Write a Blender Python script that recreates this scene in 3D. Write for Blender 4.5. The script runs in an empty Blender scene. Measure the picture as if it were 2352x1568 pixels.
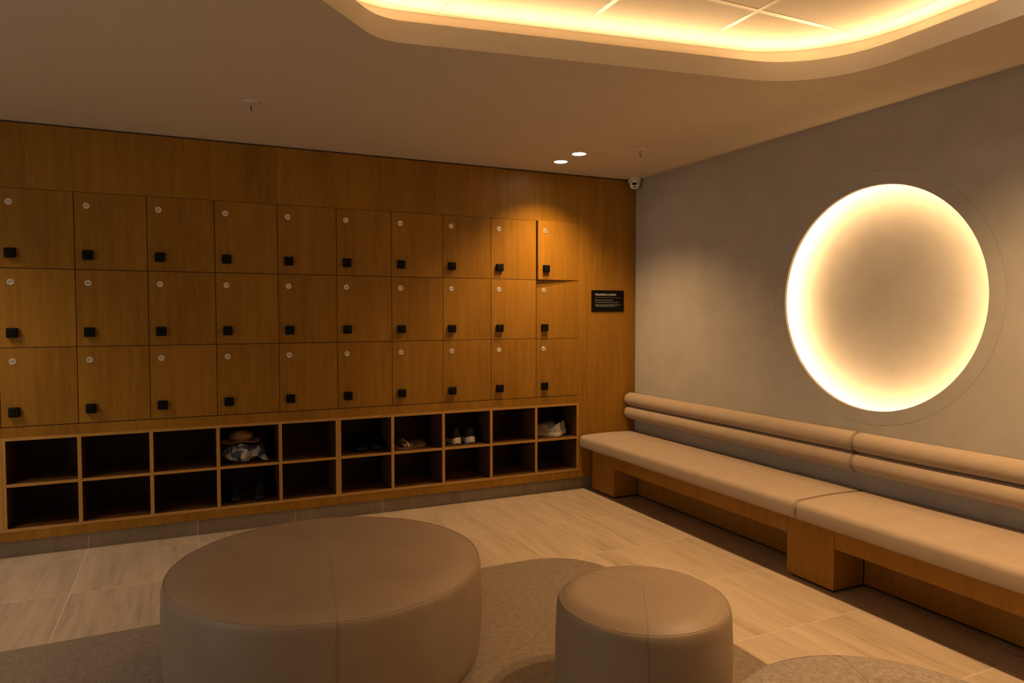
import bpy, bmesh, math, random
from mathutils import Vector, Matrix, noise

random.seed(7)
SC = bpy.context.scene
COL = SC.collection
PI = math.pi

# ------------------------------------------------------------------ camera
CAM_F = 1607.49            # focal length in pixels of a 2352 px wide frame
cd = bpy.data.cameras.new('camera')
cd.sensor_width = 36.0
cd.lens = CAM_F / 2352 * 36.0
cd.clip_start = 0.02
cam = bpy.data.objects.new('camera', cd)
COL.objects.link(cam)
yaw, pit, roll = math.radians(24.9779), math.radians(-2.2127), math.radians(-0.0384)
fw = Vector((math.sin(yaw)*math.cos(pit), math.cos(yaw)*math.cos(pit), math.sin(pit)))
r0 = Vector((math.cos(yaw), -math.sin(yaw), 0))
u0 = r0.cross(fw)
rt = math.cos(roll)*r0 + math.sin(roll)*u0
up = -math.sin(roll)*r0 + math.cos(roll)*u0
M = Matrix((( rt.x, up.x, -fw.x), (rt.y, up.y, -fw.y), (rt.z, up.z, -fw.z))).to_4x4()
M.translation = Vector((-3.3408, -4.7761, 1.3916))
cam.matrix_world = M
SC.camera = cam

# ------------------------------------------------------------------ view, world, light levels
SC.view_settings.view_transform = 'Standard'
SC.view_settings.look = 'None'
SC.view_settings.exposure = 0.0
SC.view_settings.gamma = 1.0
SC.view_settings.use_curve_mapping = False
w = bpy.data.worlds.new('world'); SC.world = w
w.use_nodes = True
w.node_tree.nodes['Background'].inputs[0].default_value = (1.0, 0.7, 0.4, 1)
w.node_tree.nodes['Background'].inputs[1].default_value = 0.0
SC.cycles.max_bounces = 10
SC.cycles.diffuse_bounces = 6
SC.cycles.sample_clamp_indirect = 4.0

WARM = (1.0, 0.592, 0.262)
SPOTC = (1.0, 0.575, 0.245)
NEUTRAL = (1.0, 0.69, 0.46)
COVE_W = 3.2       # watts per metre of the ceiling cove strip
RING_E = 125.0       # emission of the LED ring in the round niche
SPOT_W = 66.0
ROOM_W = 120.0      # downlights in the recess, above the frame       # each of the corner downlights
BEHIND_FILL_W = 45.0    # added fill downlights behind the camera
LEFT_W = 50.0       # downlights left of the frame
LEFT_FILL_W = 26.0       # added area lamp for neutral light from the left

# room measures (metres). x: along the locker wall (0 = right corner), y: 0 = locker fronts, towards the camera negative
CZ = 2.48                 # lower ceiling
UZ = 2.665                # upper ceiling inside the recess
XL, YF = -6.6, -6.6       # left wall, wall behind the camera
LW, LH = 0.3762, 0.45     # locker module
LX = -0.5346              # right edge of the lockers
LZ = 0.755                # bottom of the lockers

# ------------------------------------------------------------------ helpers
def link(o, parent=None):
    COL.objects.link(o)
    if parent is not None: o.parent = parent
    return o

def obj(name, bm, m, parent=None, loc=None, smooth=None):
    me = bpy.data.meshes.new(name)
    if smooth is not None:
        for f in bm.faces: f.smooth = True
        bm.normal_update()
        a = math.radians(smooth)
        for e in bm.edges:
            if len(e.link_faces) == 2 and e.calc_face_angle(0) > a: e.smooth = False
    bm.to_mesh(me); bm.free()
    me.materials.append(m)
    o = bpy.data.objects.new(name, me)
    link(o, parent)
    if loc is not None: o.location = loc
    return o

def inst(name, me, parent=None, loc=(0, 0, 0), rot=None):
    o = bpy.data.objects.new(name, me)
    link(o, parent); o.location = loc
    if rot: o.rotation_euler = rot
    return o

def tag(o, label, cat, group=None, kind=None):
    o['label'] = label; o['category'] = cat
    if group: o['group'] = group
    if kind: o['kind'] = kind
    return o

def thing(name, label, cat, loc=(0, 0, 0), rotz=0, group=None):
    o = bpy.data.objects.new(name, None)
    o.empty_display_size = 0.05
    COL.objects.link(o)
    o.location = loc; o.rotation_euler = (0, 0, rotz)
    return tag(o, label, cat, group)

def struct(o, label, cat):
    return tag(o, label, cat, kind='structure')

def copy_tree(o, parent=None):
    c = o.copy(); COL.objects.link(c); c.parent = parent
    for ch in list(o.children): copy_tree(ch, c)
    return c

def box(bm, x0, x1, y0, y1, z0, z1, bev=0.0, seg=1):
    vs = [bm.verts.new(p) for p in ((x0,y0,z0),(x1,y0,z0),(x1,y1,z0),(x0,y1,z0),(x0,y0,z1),(x1,y0,z1),(x1,y1,z1),(x0,y1,z1))]
    fs = [bm.faces.new([vs[i] for i in q]) for q in ((3,2,1,0),(4,5,6,7),(0,1,5,4),(1,2,6,5),(2,3,7,6),(3,0,4,7))]
    if bev > 0:
        es = list({e for f in fs for e in f.edges})
        bmesh.ops.bevel(bm, geom=es, offset=bev, segments=seg, profile=0.5, affect='EDGES')
    return bm

def boxbm(*a, **k):
    return box(bmesh.new(), *a, **k)

def lathe(bm, prof, n=48, cx=0, cy=0, cap0=True, cap1=True):
    rings = []
    for r, z in prof:
        if r < 1e-6: rings.append([bm.verts.new((cx, cy, z))])
        else: rings.append([bm.verts.new((cx+r*math.cos(2*PI*i/n), cy+r*math.sin(2*PI*i/n), z)) for i in range(n)])
    for a, b in zip(rings, rings[1:]):
        for i in range(n):
            j = (i+1) % n
            if len(a) == 1 and len(b) == 1: continue
            if len(a) == 1: bm.faces.new((a[0], b[j], b[i]))
            elif len(b) == 1: bm.faces.new((a[i], a[j], b[0]))
            else: bm.faces.new((a[i], a[j], b[j], b[i]))
    if cap0 and len(rings[0]) > 1: bm.faces.new(rings[0][::-1])
    if cap1 and len(rings[-1]) > 1: bm.faces.new(rings[-1])
    bmesh.ops.recalc_face_normals(bm, faces=bm.faces[:])
    return bm

def tube(bm, pts, r, n=6, closed=False):
    pts = [Vector(p) for p in pts]
    N = len(pts); rings = []
    prev = None
    for i, p in enumerate(pts):
        if closed: t = pts[(i+1) % N] - pts[i-1]
        else: t = pts[min(i+1, N-1)] - pts[max(i-1, 0)]
        t.normalize()
        if prev is None:
            a = Vector((0, 0, 1)) if abs(t.z) < 0.9 else Vector((1, 0, 0))
        else: a = prev
        b = t.cross(a).normalized(); a = b.cross(t).normalized(); prev = a
        rr = r[i] if isinstance(r, (list, tuple)) else r
        rings.append([bm.verts.new(p + rr*(math.cos(2*PI*k/n)*a + math.sin(2*PI*k/n)*b)) for k in range(n)])
    for i in range(N if closed else N-1):
        A, B = rings[i], rings[(i+1) % N]
        for k in range(n):
            bm.faces.new((A[k], A[(k+1) % n], B[(k+1) % n], B[k]))
    if not closed:
        bm.faces.new(rings[0][::-1]); bm.faces.new(rings[-1])
    bmesh.ops.recalc_face_normals(bm, faces=bm.faces[:])
    return bm

def prism(bm, poly, z0, z1, bev=0.0, seg=1):
    lo = [bm.verts.new((x, y, z0)) for x, y in poly]
    hi = [bm.verts.new((x, y, z1)) for x, y in poly]
    n = len(poly)
    bm.faces.new(lo[::-1]); tf = bm.faces.new(hi)
    for i in range(n):
        bm.faces.new((lo[i], lo[(i+1) % n], hi[(i+1) % n], hi[i]))
    if bev > 0:
        bmesh.ops.bevel(bm, geom=list(tf.edges), offset=bev, segments=seg, profile=0.5, affect='EDGES')
    bmesh.ops.recalc_face_normals(bm, faces=bm.faces[:])
    return bm

def fillet(poly, tl, seg=10):
    out = []; n = len(poly)
    for i, p in enumerate(poly):
        p = Vector(p); a = Vector(poly[i-1]); b = Vector(poly[(i+1) % n])
        t = tl[i] if isinstance(tl, (list, tuple)) else tl
        if t <= 0: out.append(tuple(p)); continue
        p0 = p + (a-p).normalized()*t; p1 = p + (b-p).normalized()*t
        # circular arc tangent at p0, p1
        d0 = (a-p).normalized(); d1 = (b-p).normalized()
        half = d0.angle(d1)/2
        c = p + (d0+d1).normalized() * (t/math.cos(half))
        v0, v1 = p0-c, p1-c
        ang = v0.angle(v1); s = 1 if v0.x*v1.y - v0.y*v1.x > 0 else -1
        for k in range(seg+1):
            th = s*ang*k/seg
            out.append((c.x + v0.x*math.cos(th) - v0.y*math.sin(th), c.y + v0.x*math.sin(th) + v0.y*math.cos(th)))
    return out

def offset_poly(poly, d):
    """outward offset of a convex polygon given clockwise or counter-clockwise"""
    n = len(poly); area = sum(poly[i-1][0]*poly[i][1]-poly[i][0]*poly[i-1][1] for i in range(n))
    s = 1 if area > 0 else -1
    out = []
    for i in range(n):
        p = Vector(poly[i]); a = Vector(poly[i-1]); b = Vector(poly[(i+1) % n])
        e0 = (p-a).normalized(); e1 = (b-p).normalized()
        n0 = Vector((e0.y, -e0.x))*s; n1 = Vector((e1.y, -e1.x))*s
        m = (n0+n1).normalized()
        out.append(tuple(p + m*d/max(0.3, m.dot(n0))))
    return out

def clip_convex(sub, clip):
    n = len(clip); area = sum(clip[i-1][0]*clip[i][1]-clip[i][0]*clip[i-1][1] for i in range(n))
    s = 1 if area > 0 else -1
    out = list(sub)
    for i in range(n):
        a, b = clip[i-1], clip[i]
        inside = lambda p: s*((b[0]-a[0])*(p[1]-a[1])-(b[1]-a[1])*(p[0]-a[0])) >= -1e-9
        inp, out = out, []
        for k in range(len(inp)):
            p, q = inp[k-1], inp[k]
            if inside(q) != inside(p):
                d1 = (b[0]-a[0])*(p[1]-a[1])-(b[1]-a[1])*(p[0]-a[0])
                d2 = (b[0]-a[0])*(q[1]-a[1])-(b[1]-a[1])*(q[0]-a[0])
                t = d1/(d1-d2); out.append((p[0]+t*(q[0]-p[0]), p[1]+t*(q[1]-p[1])))
            if inside(q): out.append(q)
        if not out: return []
    res = []
    for p in out:
        if not res or math.hypot(p[0]-res[-1][0], p[1]-res[-1][1]) > 1e-4: res.append(p)
    if len(res) > 1 and math.hypot(res[0][0]-res[-1][0], res[0][1]-res[-1][1]) < 1e-4: res.pop()
    return res if len(res) >= 3 else []

def text_mesh(body, size, align='CENTER', depth=0.0, bold=0.0):
    cu = bpy.data.curves.new('lettering', 'FONT')
    cu.body = body; cu.size = size; cu.align_x = align; cu.align_y = 'CENTER'
    cu.extrude = depth; cu.offset = bold; cu.resolution_u = 2
    t = bpy.data.objects.new('lettering', cu); COL.objects.link(t)
    dg = bpy.context.evaluated_depsgraph_get()
    me = bpy.data.meshes.new_from_object(t.evaluated_get(dg))
    bpy.data.objects.remove(t); bpy.data.curves.remove(cu)
    return me

# ------------------------------------------------------------------ materials
def nodes(name):
    m = bpy.data.materials.new(name); m.use_nodes = True
    nt = m.node_tree; b = nt.nodes['Principled BSDF']
    return m, nt, b

def plain(name, col, rough=0.5, metal=0.0, spec=None, emit=None, es=0.0):
    m, nt, b = nodes(name)
    b.inputs['Base Color'].default_value = (*col, 1)
    b.inputs['Roughness'].default_value = rough
    b.inputs['Metallic'].default_value = metal
    if spec is not None: b.inputs['Specular IOR Level'].default_value = spec
    if emit:
        b.inputs['Emission Color'].default_value = (*emit, 1)
        b.inputs['Emission Strength'].default_value = es
    return m

def N(nt, t, **k):
    n = nt.nodes.new(t)
    for a, v in k.items(): setattr(n, a, v)
    return n

def ramp(nt, stops):
    r = N(nt, 'ShaderNodeValToRGB')
    e = r.color_ramp.elements
    while len(e) > len(stops): e.remove(e[-1])
    while len(e) < len(stops): e.new(0.5)
    for q, (p, c) in zip(e, stops): q.position = p; q.color = (*c, 1)
    return r

def coord(nt, scale, obj_space=True, rand=True, rot=(0, 0, 0)):
    """object coordinates shifted by a per-object random so that alike pieces differ"""
    tc = N(nt, 'ShaderNodeTexCoord')
    src = tc.outputs['Object']
    if not obj_space: src = N(nt, 'ShaderNodeNewGeometry').outputs['Position']
    if rand:
        oi = N(nt, 'ShaderNodeObjectInfo')
        mu = N(nt, 'ShaderNodeMath', operation='MULTIPLY'); mu.inputs[1].default_value = 37.0
        nt.links.new(oi.outputs['Random'], mu.inputs[0])
        ad = N(nt, 'ShaderNodeVectorMath', operation='ADD')
        nt.links.new(src, ad.inputs[0]); nt.links.new(mu.outputs[0], ad.inputs[1])
        src = ad.outputs[0]
    mp = N(nt, 'ShaderNodeMapping'); mp.inputs['Scale'].default_value = scale
    mp.inputs['Rotation'].default_value = rot
    nt.links.new(src, mp.inputs['Vector'])
    return mp.outputs['Vector']

def wood_mat(name, c0, c1, scale=(26, 26, 1.3), rough=0.42):
    m, nt, b = nodes(name); L = nt.links
    v = coord(nt, scale)
    n1 = N(nt, 'ShaderNodeTexNoise'); n1.inputs['Scale'].default_value = 1.0
    n1.inputs['Detail'].default_value = 6; n1.inputs['Roughness'].default_value = 0.62; n1.inputs['Distortion'].default_value = 0.35
    L.new(v, n1.inputs['Vector'])
    v2 = coord(nt, (scale[0]*9, scale[1]*9, scale[2]*7))
    n2 = N(nt, 'ShaderNodeTexNoise'); n2.inputs['Scale'].default_value = 1.0; n2.inputs['Detail'].default_value = 3
    L.new(v2, n2.inputs['Vector'])
    v3 = coord(nt, (3.2, 3.2, 0.8))
    n3 = N(nt, 'ShaderNodeTexNoise'); n3.inputs['Scale'].default_value = 1.0; n3.inputs['Detail'].default_value = 2
    L.new(v3, n3.inputs['Vector'])
    mx = N(nt, 'ShaderNodeMix', data_type='FLOAT'); mx.inputs[0].default_value = 0.42
    L.new(n1.outputs['Fac'], mx.inputs[2]); L.new(n2.outputs['Fac'], mx.inputs[3])
    mx2 = N(nt, 'ShaderNodeMix', data_type='FLOAT'); mx2.inputs[0].default_value = 0.33
    L.new(mx.outputs[0], mx2.inputs[2]); L.new(n3.outputs['Fac'], mx2.inputs[3])
    r = ramp(nt, [(0.33, c0), (0.66, c1)])
    L.new(mx2.outputs[0], r.inputs[0]); L.new(r.outputs[0], b.inputs['Base Color'])
    b.inputs['Roughness'].default_value = rough
    b.inputs['Specular IOR Level'].default_value = 0.22
    bp = N(nt, 'ShaderNodeBump'); bp.inputs['Strength'].default_value = 0.12; bp.inputs['Distance'].default_value = 0.002
    L.new(n2.outputs['Fac'], bp.inputs['Height']); L.new(bp.outputs[0], b.inputs['Normal'])
    return m

def fabric_mat(name, c0, c1, rough, scale, bump, dist=0.002, spec=0.3, mottle=6.0, sheen=0.0):
    m, nt, b = nodes(name); L = nt.links
    n1 = N(nt, 'ShaderNodeTexNoise'); n1.inputs['Scale'].default_value = mottle; n1.inputs['Detail'].default_value = 5
    n2 = N(nt, 'ShaderNodeTexNoise'); n2.inputs['Scale'].default_value = scale; n2.inputs['Detail'].default_value = 4
    v = coord(nt, (1, 1, 1)); L.new(v, n1.inputs['Vector']); L.new(v, n2.inputs['Vector'])
    mx = N(nt, 'ShaderNodeMix', data_type='FLOAT'); mx.inputs[0].default_value = 0.5
    L.new(n1.outputs['Fac'], mx.inputs[2]); L.new(n2.outputs['Fac'], mx.inputs[3])
    r = ramp(nt, [(0.35, c0), (0.65, c1)]); L.new(mx.outputs[0], r.inputs[0]); L.new(r.outputs[0], b.inputs['Base Color'])
    b.inputs['Roughness'].default_value = rough; b.inputs['Specular IOR Level'].default_value = spec
    if sheen: b.inputs['Sheen Weight'].default_value = sheen
    bp = N(nt, 'ShaderNodeBump'); bp.inputs['Strength'].default_value = bump; bp.inputs['Distance'].default_value = dist
    L.new(n2.outputs['Fac'], bp.inputs['Height']); L.new(bp.outputs[0], b.inputs['Normal'])
    return m

def stone_mat(name, c0, c1, c2, scale):
    """vein-cut travertine: streaks along the object's long direction"""
    m, nt, b = nodes(name); L = nt.links
    v = coord(nt, scale)
    n1 = N(nt, 'ShaderNodeTexNoise'); n1.inputs['Scale'].default_value = 1.0; n1.inputs['Detail'].default_value = 7
    n1.inputs['Roughness'].default_value = 0.66; n1.inputs['Distortion'].default_value = 0.3
    L.new(v, n1.inputs['Vector'])
    v2 = coord(nt, tuple(s*0.3 for s in scale))
    n2 = N(nt, 'ShaderNodeTexNoise'); n2.inputs['Scale'].default_value = 1.0; n2.inputs['Detail'].default_value = 3
    L.new(v2, n2.inputs['Vector'])
    mx = N(nt, 'ShaderNodeMix', data_type='FLOAT'); mx.inputs[0].default_value = 0.4
    L.new(n1.outputs['Fac'], mx.inputs[2]); L.new(n2.outputs['Fac'], mx.inputs[3])
    r = ramp(nt, [(0.30, c0), (0.47, c1), (0.66, c2)]); L.new(mx.outputs[0], r.inputs[0]); L.new(r.outputs[0], b.inputs['Base Color'])
    b.inputs['Roughness'].default_value = 0.55; b.inputs['Specular IOR Level'].default_value = 0.3
    bp = N(nt, 'ShaderNodeBump'); bp.inputs['Strength'].default_value = 0.15; bp.inputs['Distance'].default_value = 0.001
    L.new(n1.outputs['Fac'], bp.inputs['Height']); L.new(bp.outputs[0], b.inputs['Normal'])
    return m

def plaster_mat(name, col, var=0.06, scale=9.0, bump=0.10):
    m, nt, b = nodes(name); L = nt.links
    v = coord(nt, (1, 1, 1), rand=False)
    n1 = N(nt, 'ShaderNodeTexNoise'); n1.inputs['Scale'].default_value = scale; n1.inputs['Detail'].default_value = 6
    n1.inputs['Roughness'].default_value = 0.6
    n2 = N(nt, 'ShaderNodeTexNoise'); n2.inputs['Scale'].default_value = 160; n2.inputs['Detail'].default_value = 3
    L.new(v, n1.inputs['Vector']); L.new(v, n2.inputs['Vector'])
    r = ramp(nt, [(0.3, tuple(c*(1-var) for c in col)), (0.7, tuple(min(1, c*(1+var)) for c in col))])
    L.new(n1.outputs['Fac'], r.inputs[0]); L.new(r.outputs[0], b.inputs['Base Color'])
    b.inputs['Roughness'].default_value = 0.85; b.inputs['Specular IOR Level'].default_value = 0.2
    bp = N(nt, 'ShaderNodeBump'); bp.inputs['Strength'].default_value = bump; bp.inputs['Distance'].default_value = 0.001
    L.new(n2.outputs['Fac'], bp.inputs['Height']); L.new(bp.outputs[0], b.inputs['Normal'])
    return m

M_wood = wood_mat('oak_veneer', (0.19, 0.086, 0.007), (0.34, 0.172, 0.019))
M_board = wood_mat('oak_board_shaded', (0.06, 0.027, 0.005), (0.105, 0.05, 0.011))  # oak darkened, the shade inside the cubbies is put into the colour
M_edge = wood_mat('oak_edging', (0.34, 0.18, 0.045), (0.48, 0.27, 0.075), scale=(14, 14, 14))
M_inner = wood_mat('oak_inside_shaded', (0.035, 0.014, 0.007), (0.055, 0.024, 0.012))  # shade at the cubby backs painted in as dark wood, also on carcasses
M_benchwood = wood_mat('oak_bench', (0.25, 0.118, 0.012), (0.40, 0.20, 0.03))
M_ceil = plaster_mat('ceiling_paint', (0.60, 0.545, 0.47), 0.02, 6, 0.04)
M_tile = plaster_mat('ceiling_tile_paint', (0.74, 0.70, 0.63), 0.02, 20, 0.08)
M_grid = plain('grid_enamel', (0.78, 0.74, 0.67), 0.28)
M_wall = plaster_mat('clay_plaster', (0.42, 0.41, 0.385), 0.07, 5, 0.25)
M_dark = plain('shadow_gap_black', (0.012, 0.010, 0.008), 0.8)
M_stone = stone_mat('travertine_floor', (0.31, 0.245, 0.172), (0.455, 0.37, 0.275), (0.55, 0.46, 0.35), (30, 2.3, 8))
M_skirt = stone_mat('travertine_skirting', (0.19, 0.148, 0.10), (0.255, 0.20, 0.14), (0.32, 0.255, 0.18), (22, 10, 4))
M_grout = plain('grout', (0.68, 0.58, 0.46), 0.9)
M_leather = fabric_mat('taupe_leather', (0.235, 0.175, 0.125), (0.29, 0.22, 0.16), 0.52, 220, 0.10, 0.0006, 0.4, 5.0)
M_felt = fabric_mat('grey_felt', (0.18, 0.145, 0.115), (0.36, 0.30, 0.245), 0.9, 140, 0.5, 0.003, 0.15, 60.0, 0.3)
M_seatcloth = fabric_mat('beige_bench_cloth', (0.365, 0.29, 0.215), (0.425, 0.34, 0.257), 0.85, 260, 0.22, 0.0008, 0.2, 8.0, 0.2)
M_seam = plain('seam_thread', (0.20, 0.15, 0.105), 0.7)
M_lseam = plain('leather_welt', (0.215, 0.16, 0.115), 0.6)
M_carpet = fabric_mat('carpet_pile', (0.15, 0.115, 0.082), (0.29, 0.225, 0.165), 0.95, 150, 0.9, 0.006, 0.1, 40.0, 0.3)
M_black = plain('black_plastic', (0.004, 0.004, 0.0045), 0.5, spec=0.1)
M_key = plain('keypad_keys', (0.045, 0.042, 0.04), 0.6)
M_pip = plain('keypad_marks', (0.45, 0.42, 0.38), 0.5)
M_steel = plain('brushed_steel', (0.82, 0.76, 0.68), 0.33, 0.7)
M_num = plain('number_print', (0.05, 0.04, 0.035), 0.6)
M_white = plain('white_plastic', (0.62, 0.60, 0.57), 0.4)
M_signtext = plain('sign_print', (0.55, 0.53, 0.50), 0.7)
M_signline = plain('sign_rule', (0.30, 0.29, 0.28), 0.6)
M_lens = plain('downlight_lens', (0.9, 0.9, 0.9), 0.3, emit=(1.0, 0.86, 0.66), es=30.0)
M_led = plain('led_ring', (0.9, 0.8, 0.6), 0.5, emit=WARM, es=RING_E)

# ------------------------------------------------------------------ large lights
def area(name, loc, sx, sy, power, col, direction, parent=None):
    l = bpy.data.lights.new(name, 'AREA'); l.shape = 'RECTANGLE'; l.size = sx; l.size_y = sy
    l.energy = power; l.color = col
    o = bpy.data.objects.new(name, l); link(o, parent)
    o.location = loc
    o.rotation_euler = Vector(direction).to_track_quat('-Z', 'Y').to_euler()
    return o

# area lamp added for the neutral light from the left, its source unseen
area('left_fill_light', (XL+0.05, -2.9, 0.95), 1.5, 1.5, LEFT_FILL_W, (1.0, 0.97, 0.82), (1, 0.15, -0.08))

# ------------------------------------------------------------------ ceiling with its recess
HOLE0 = [(-2.627, -1.989), (-0.556, -2.319), (-0.556, -4.95), (-3.95, -4.95), (-3.95, -3.343)]
HOLE = fillet(HOLE0, [0.10, 0.38, 0.35, 0.35, 0.25], 10)
BACK = offset_poly(HOLE, 0.14)
FASC = 0.088
bm = bmesh.new()
outer = [(XL, YF), (0.0, YF), (0.0, 0.52), (XL, 0.52)]
def loop(pts, z): return [bm.verts.new((x, y, z)) for x, y in pts]
lo = loop(outer, CZ); li = loop(HOLE, CZ)
es = []
for L_ in (lo, li):
    for i in range(len(L_)): es.append(bm.edges.new((L_[i-1], L_[i])))
bmesh.ops.triangle_fill(bm, use_beauty=True, use_dissolve=False, edges=es, normal=(0, 0, -1))
lf = loop(HOLE, CZ+FASC)
lb = loop(offset_poly(HOLE, 0.02), CZ+FASC)
lc = loop(offset_poly(HOLE, 0.02), CZ+0.05)
ld = loop(BACK, CZ+0.05)
le = loop(BACK, UZ+0.012)
for a, b in ((li, lf), (lf, lb), (lb, lc), (lc, ld), (ld, le)):
    for i in range(len(a)): bm.faces.new((a[i-1], a[i], b[i], b[i-1]))
bm.faces.new(le)
bmesh.ops.recalc_face_normals(bm, faces=bm.faces[:])
ceiling = obj('ceiling', bm, M_ceil, smooth=35)
struct(ceiling, 'smooth painted ceiling with a large glowing cove recess', 'ceiling')
inner = offset_poly(HOLE, 0.137)
gx, gy, P, G = -2.337, -1.905, 0.598, 0.0125
def area2(q): return abs(sum(q[k-1][0]*q[k][1]-q[k][0]*q[k-1][1] for k in range(len(q))))
for i in range(-4, 6):
    for j in range(-7, 3):
        x0, y0 = gx + i*P, gy + j*P
        q = clip_convex([(x0+G, y0+G), (x0+P-G, y0+G), (x0+P-G, y0+P-G), (x0+G, y0+P-G)], inner)
        if not q or area2(q) < 0.004: continue
        b2 = bmesh.new(); prism(b2, q[::-1], UZ, UZ+0.011)
        obj('tile', b2, M_tile, ceiling)
for i in range(-4, 6):                       # painted metal grid the tiles lie in
    q = clip_convex([(gx+i*P-0.0115, -8), (gx+i*P+0.0115, -8), (gx+i*P+0.0115, 2), (gx+i*P-0.0115, 2)], inner)
    if q and area2(q) > 0.002:
        b2 = bmesh.new(); prism(b2, q[::-1], UZ-0.0012, UZ+0.011); obj('grid_bar', b2, M_grid, ceiling)
for j in range(-7, 3):
    for i in range(-4, 6):
        q = clip_convex([(gx+i*P+0.012, gy+j*P-0.0115), (gx+i*P+P-0.012, gy+j*P-0.0115), (gx+i*P+P-0.012, gy+j*P+0.0115), (gx+i*P+0.012, gy+j*P+0.0115)], inner)
        if q and area2(q) > 0.002:
            b2 = bmesh.new(); prism(b2, q[::-1], UZ-0.0012, UZ+0.011); obj('grid_bar', b2, M_grid, ceiling)

# LED strip lying in the cove behind the lip, all round
cove = thing('cove_light', 'warm LED strip hidden behind the lip of the ceiling recess', 'light', (0, 0, CZ+0.05))
strip = offset_poly(HOLE, 0.085)
b2 = bmesh.new(); tube(b2, [(x, y, 0.005) for x, y in strip], 0.005, 4, closed=True)
obj('strip', b2, M_white, cove)
def chunk(pts, maxang=18, maxlen=1.2):
    segs = []; n = len(pts); i = 0
    cur = [pts[0]]
    for k in range(1, n+1):
        p = pts[k % n]; a = Vector(cur[0]); d0 = Vector(cur[1])-a if len(cur) > 1 else Vector(p)-a
        d1 = Vector(p)-Vector(cur[-1])
        if d1.length < 1e-5: continue
        if len(cur) > 1 and d0.angle(d1) > math.radians(maxang):
            segs.append((cur[0], cur[-1])); cur = [cur[-1]]
        cur.append(p)
    segs.append((cur[0], cur[-1])); return segs
cxm, cym = -2.2, -3.4
for a, b in chunk(strip):
    a, b = Vector(a), Vector(b); d = b-a; mid = (a+b)/2
    nrm = Vector((-d.y, d.x)).normalized()
    if nrm.dot(Vector((cxm, cym))-mid) < 0: nrm = -nrm
    l = bpy.data.lights.new('cove_lamp', 'AREA'); l.shape = 'RECTANGLE'
    l.size = d.length; l.size_y = 0.012; l.energy = COVE_W*d.length; l.color = WARM
    o = bpy.data.objects.new('cove_lamp', l); link(o, cove)
    zdir = -Vector((nrm.x*1.2, nrm.y*1.2, 1)).normalized()      # -Z of the lamp looks up and a little inwards
    xdir = Vector((d.x, d.y, 0)).normalized()
    ydir = zdir.cross(xdir)
    mm = Matrix((xdir, ydir, zdir)).transposed().to_4x4(); mm.translation = Vector((mid.x, mid.y, 0.031))
    o.matrix_local = mm

# ------------------------------------------------------------------ floor
floor = obj('floor', boxbm(XL, 0.0, YF, 0.12, -0.10, -0.0003), M_grout)
struct(floor, 'travertine tile floor with fine joints', 'floor')
TX, TY = -3.293, -0.125
tm = None
for i in range(-6, 7):
    for j in range(-12, 2):
        x0, x1 = TX+0.597*i, TX+0.597*(i+1); y0, y1 = TY+0.6*j, TY+0.6*(j+1)
        x0, x1 = max(x0, XL), min(x1, 0); y0, y1 = max(y0, YF), min(y1, 0.05)
        if x1-x0 < 0.02 or y1-y0 < 0.02: continue
        g = 0.0016
        o = obj('tile', boxbm(-(x1-x0)/2+g, (x1-x0)/2-g, -(y1-y0)/2+g, (y1-y0)/2-g, -0.010, 0.0, 0.0004), M_stone, floor, ((x0+x1)/2, (y0+y1)/2, 0))

# ------------------------------------------------------------------ locker wall
wall_back = obj('wall_back', boxbm(XL, 0.12, 0.52, 0.62, 0, 2.9), M_wall)
struct(wall_back, 'oak panelled locker wall', 'wall')
TOP = CZ-0.010
def panel(x0, x1, z0, z1, g=0.0003):
    return obj('panel', boxbm(x0+g, x1-g, 0.0, 0.02, z0+g, z1-g), M_wood, wall_back)
B3 = [LX-LW*3*k for k in range(0, 5)] + [XL]
for a, b in zip(B3[1:], B3):
    panel(a, b, LZ+3*LH, TOP)
    panel(a, b, 0.693, LZ-0.002)
    panel(a, b, 0.100, 0.154)
panel(LX-0.0012, 0.0, 0.100, TOP)                      # filler panel in the corner
panel(XL, LX-LW*11, LZ, LZ+3*LH)
bb = obj('baseboard_back', boxbm(XL, 0.0, 0.0442, 0.10, 0.0, 0.099), M_grout)
struct(bb, 'recessed stone skirting under the lockers', 'baseboard')
for k in range(-6, 7):
    x0, x1 = max(XL, TX+0.597*k), min(0, TX+0.597*(k+1))
    if x1-x0 < 0.02: continue
    obj('tile', boxbm(-(x1-x0)/2+0.002, (x1-x0)/2-0.002, -0.006, 0.006, -0.0485, 0.0485), M_skirt, bb, ((x0+x1)/2, 0.049, 0.0495))

# ------------------------------------------------------------------ right wall with the round niche
NC = (-2.1809, 1.4741); R1, R2 = 0.6033, 0.6786
bm = bmesh.new()
lo = [bm.verts.new((0, y, z)) for y, z in ((YF, 0), (0.52, 0), (0.52, 2.9), (YF, 2.9))]
n = 128
li = [bm.verts.new((0, NC[0]+R2*math.cos(2*PI*i/n), NC[1]+R2*math.sin(2*PI*i/n))) for i in range(n)]
es = []
for L_ in (lo, li):
    for i in range(len(L_)): es.append(bm.edges.new((L_[i-1], L_[i])))
bmesh.ops.triangle_fill(bm, use_beauty=True, use_dissolve=False, edges=es, normal=(-1, 0, 0))
r = bmesh.ops.extrude_face_region(bm, geom=bm.faces[:])
bmesh.ops.translate(bm, vec=(0.20, 0, 0), verts=[v for v in r['geom'] if isinstance(v, bmesh.types.BMVert)])
bmesh.ops.recalc_face_normals(bm, faces=bm.faces[:])
wall_right = obj('wall_right', bm, M_wall)
struct(wall_right, 'taupe plaster wall with the round lit niche', 'wall')
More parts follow.
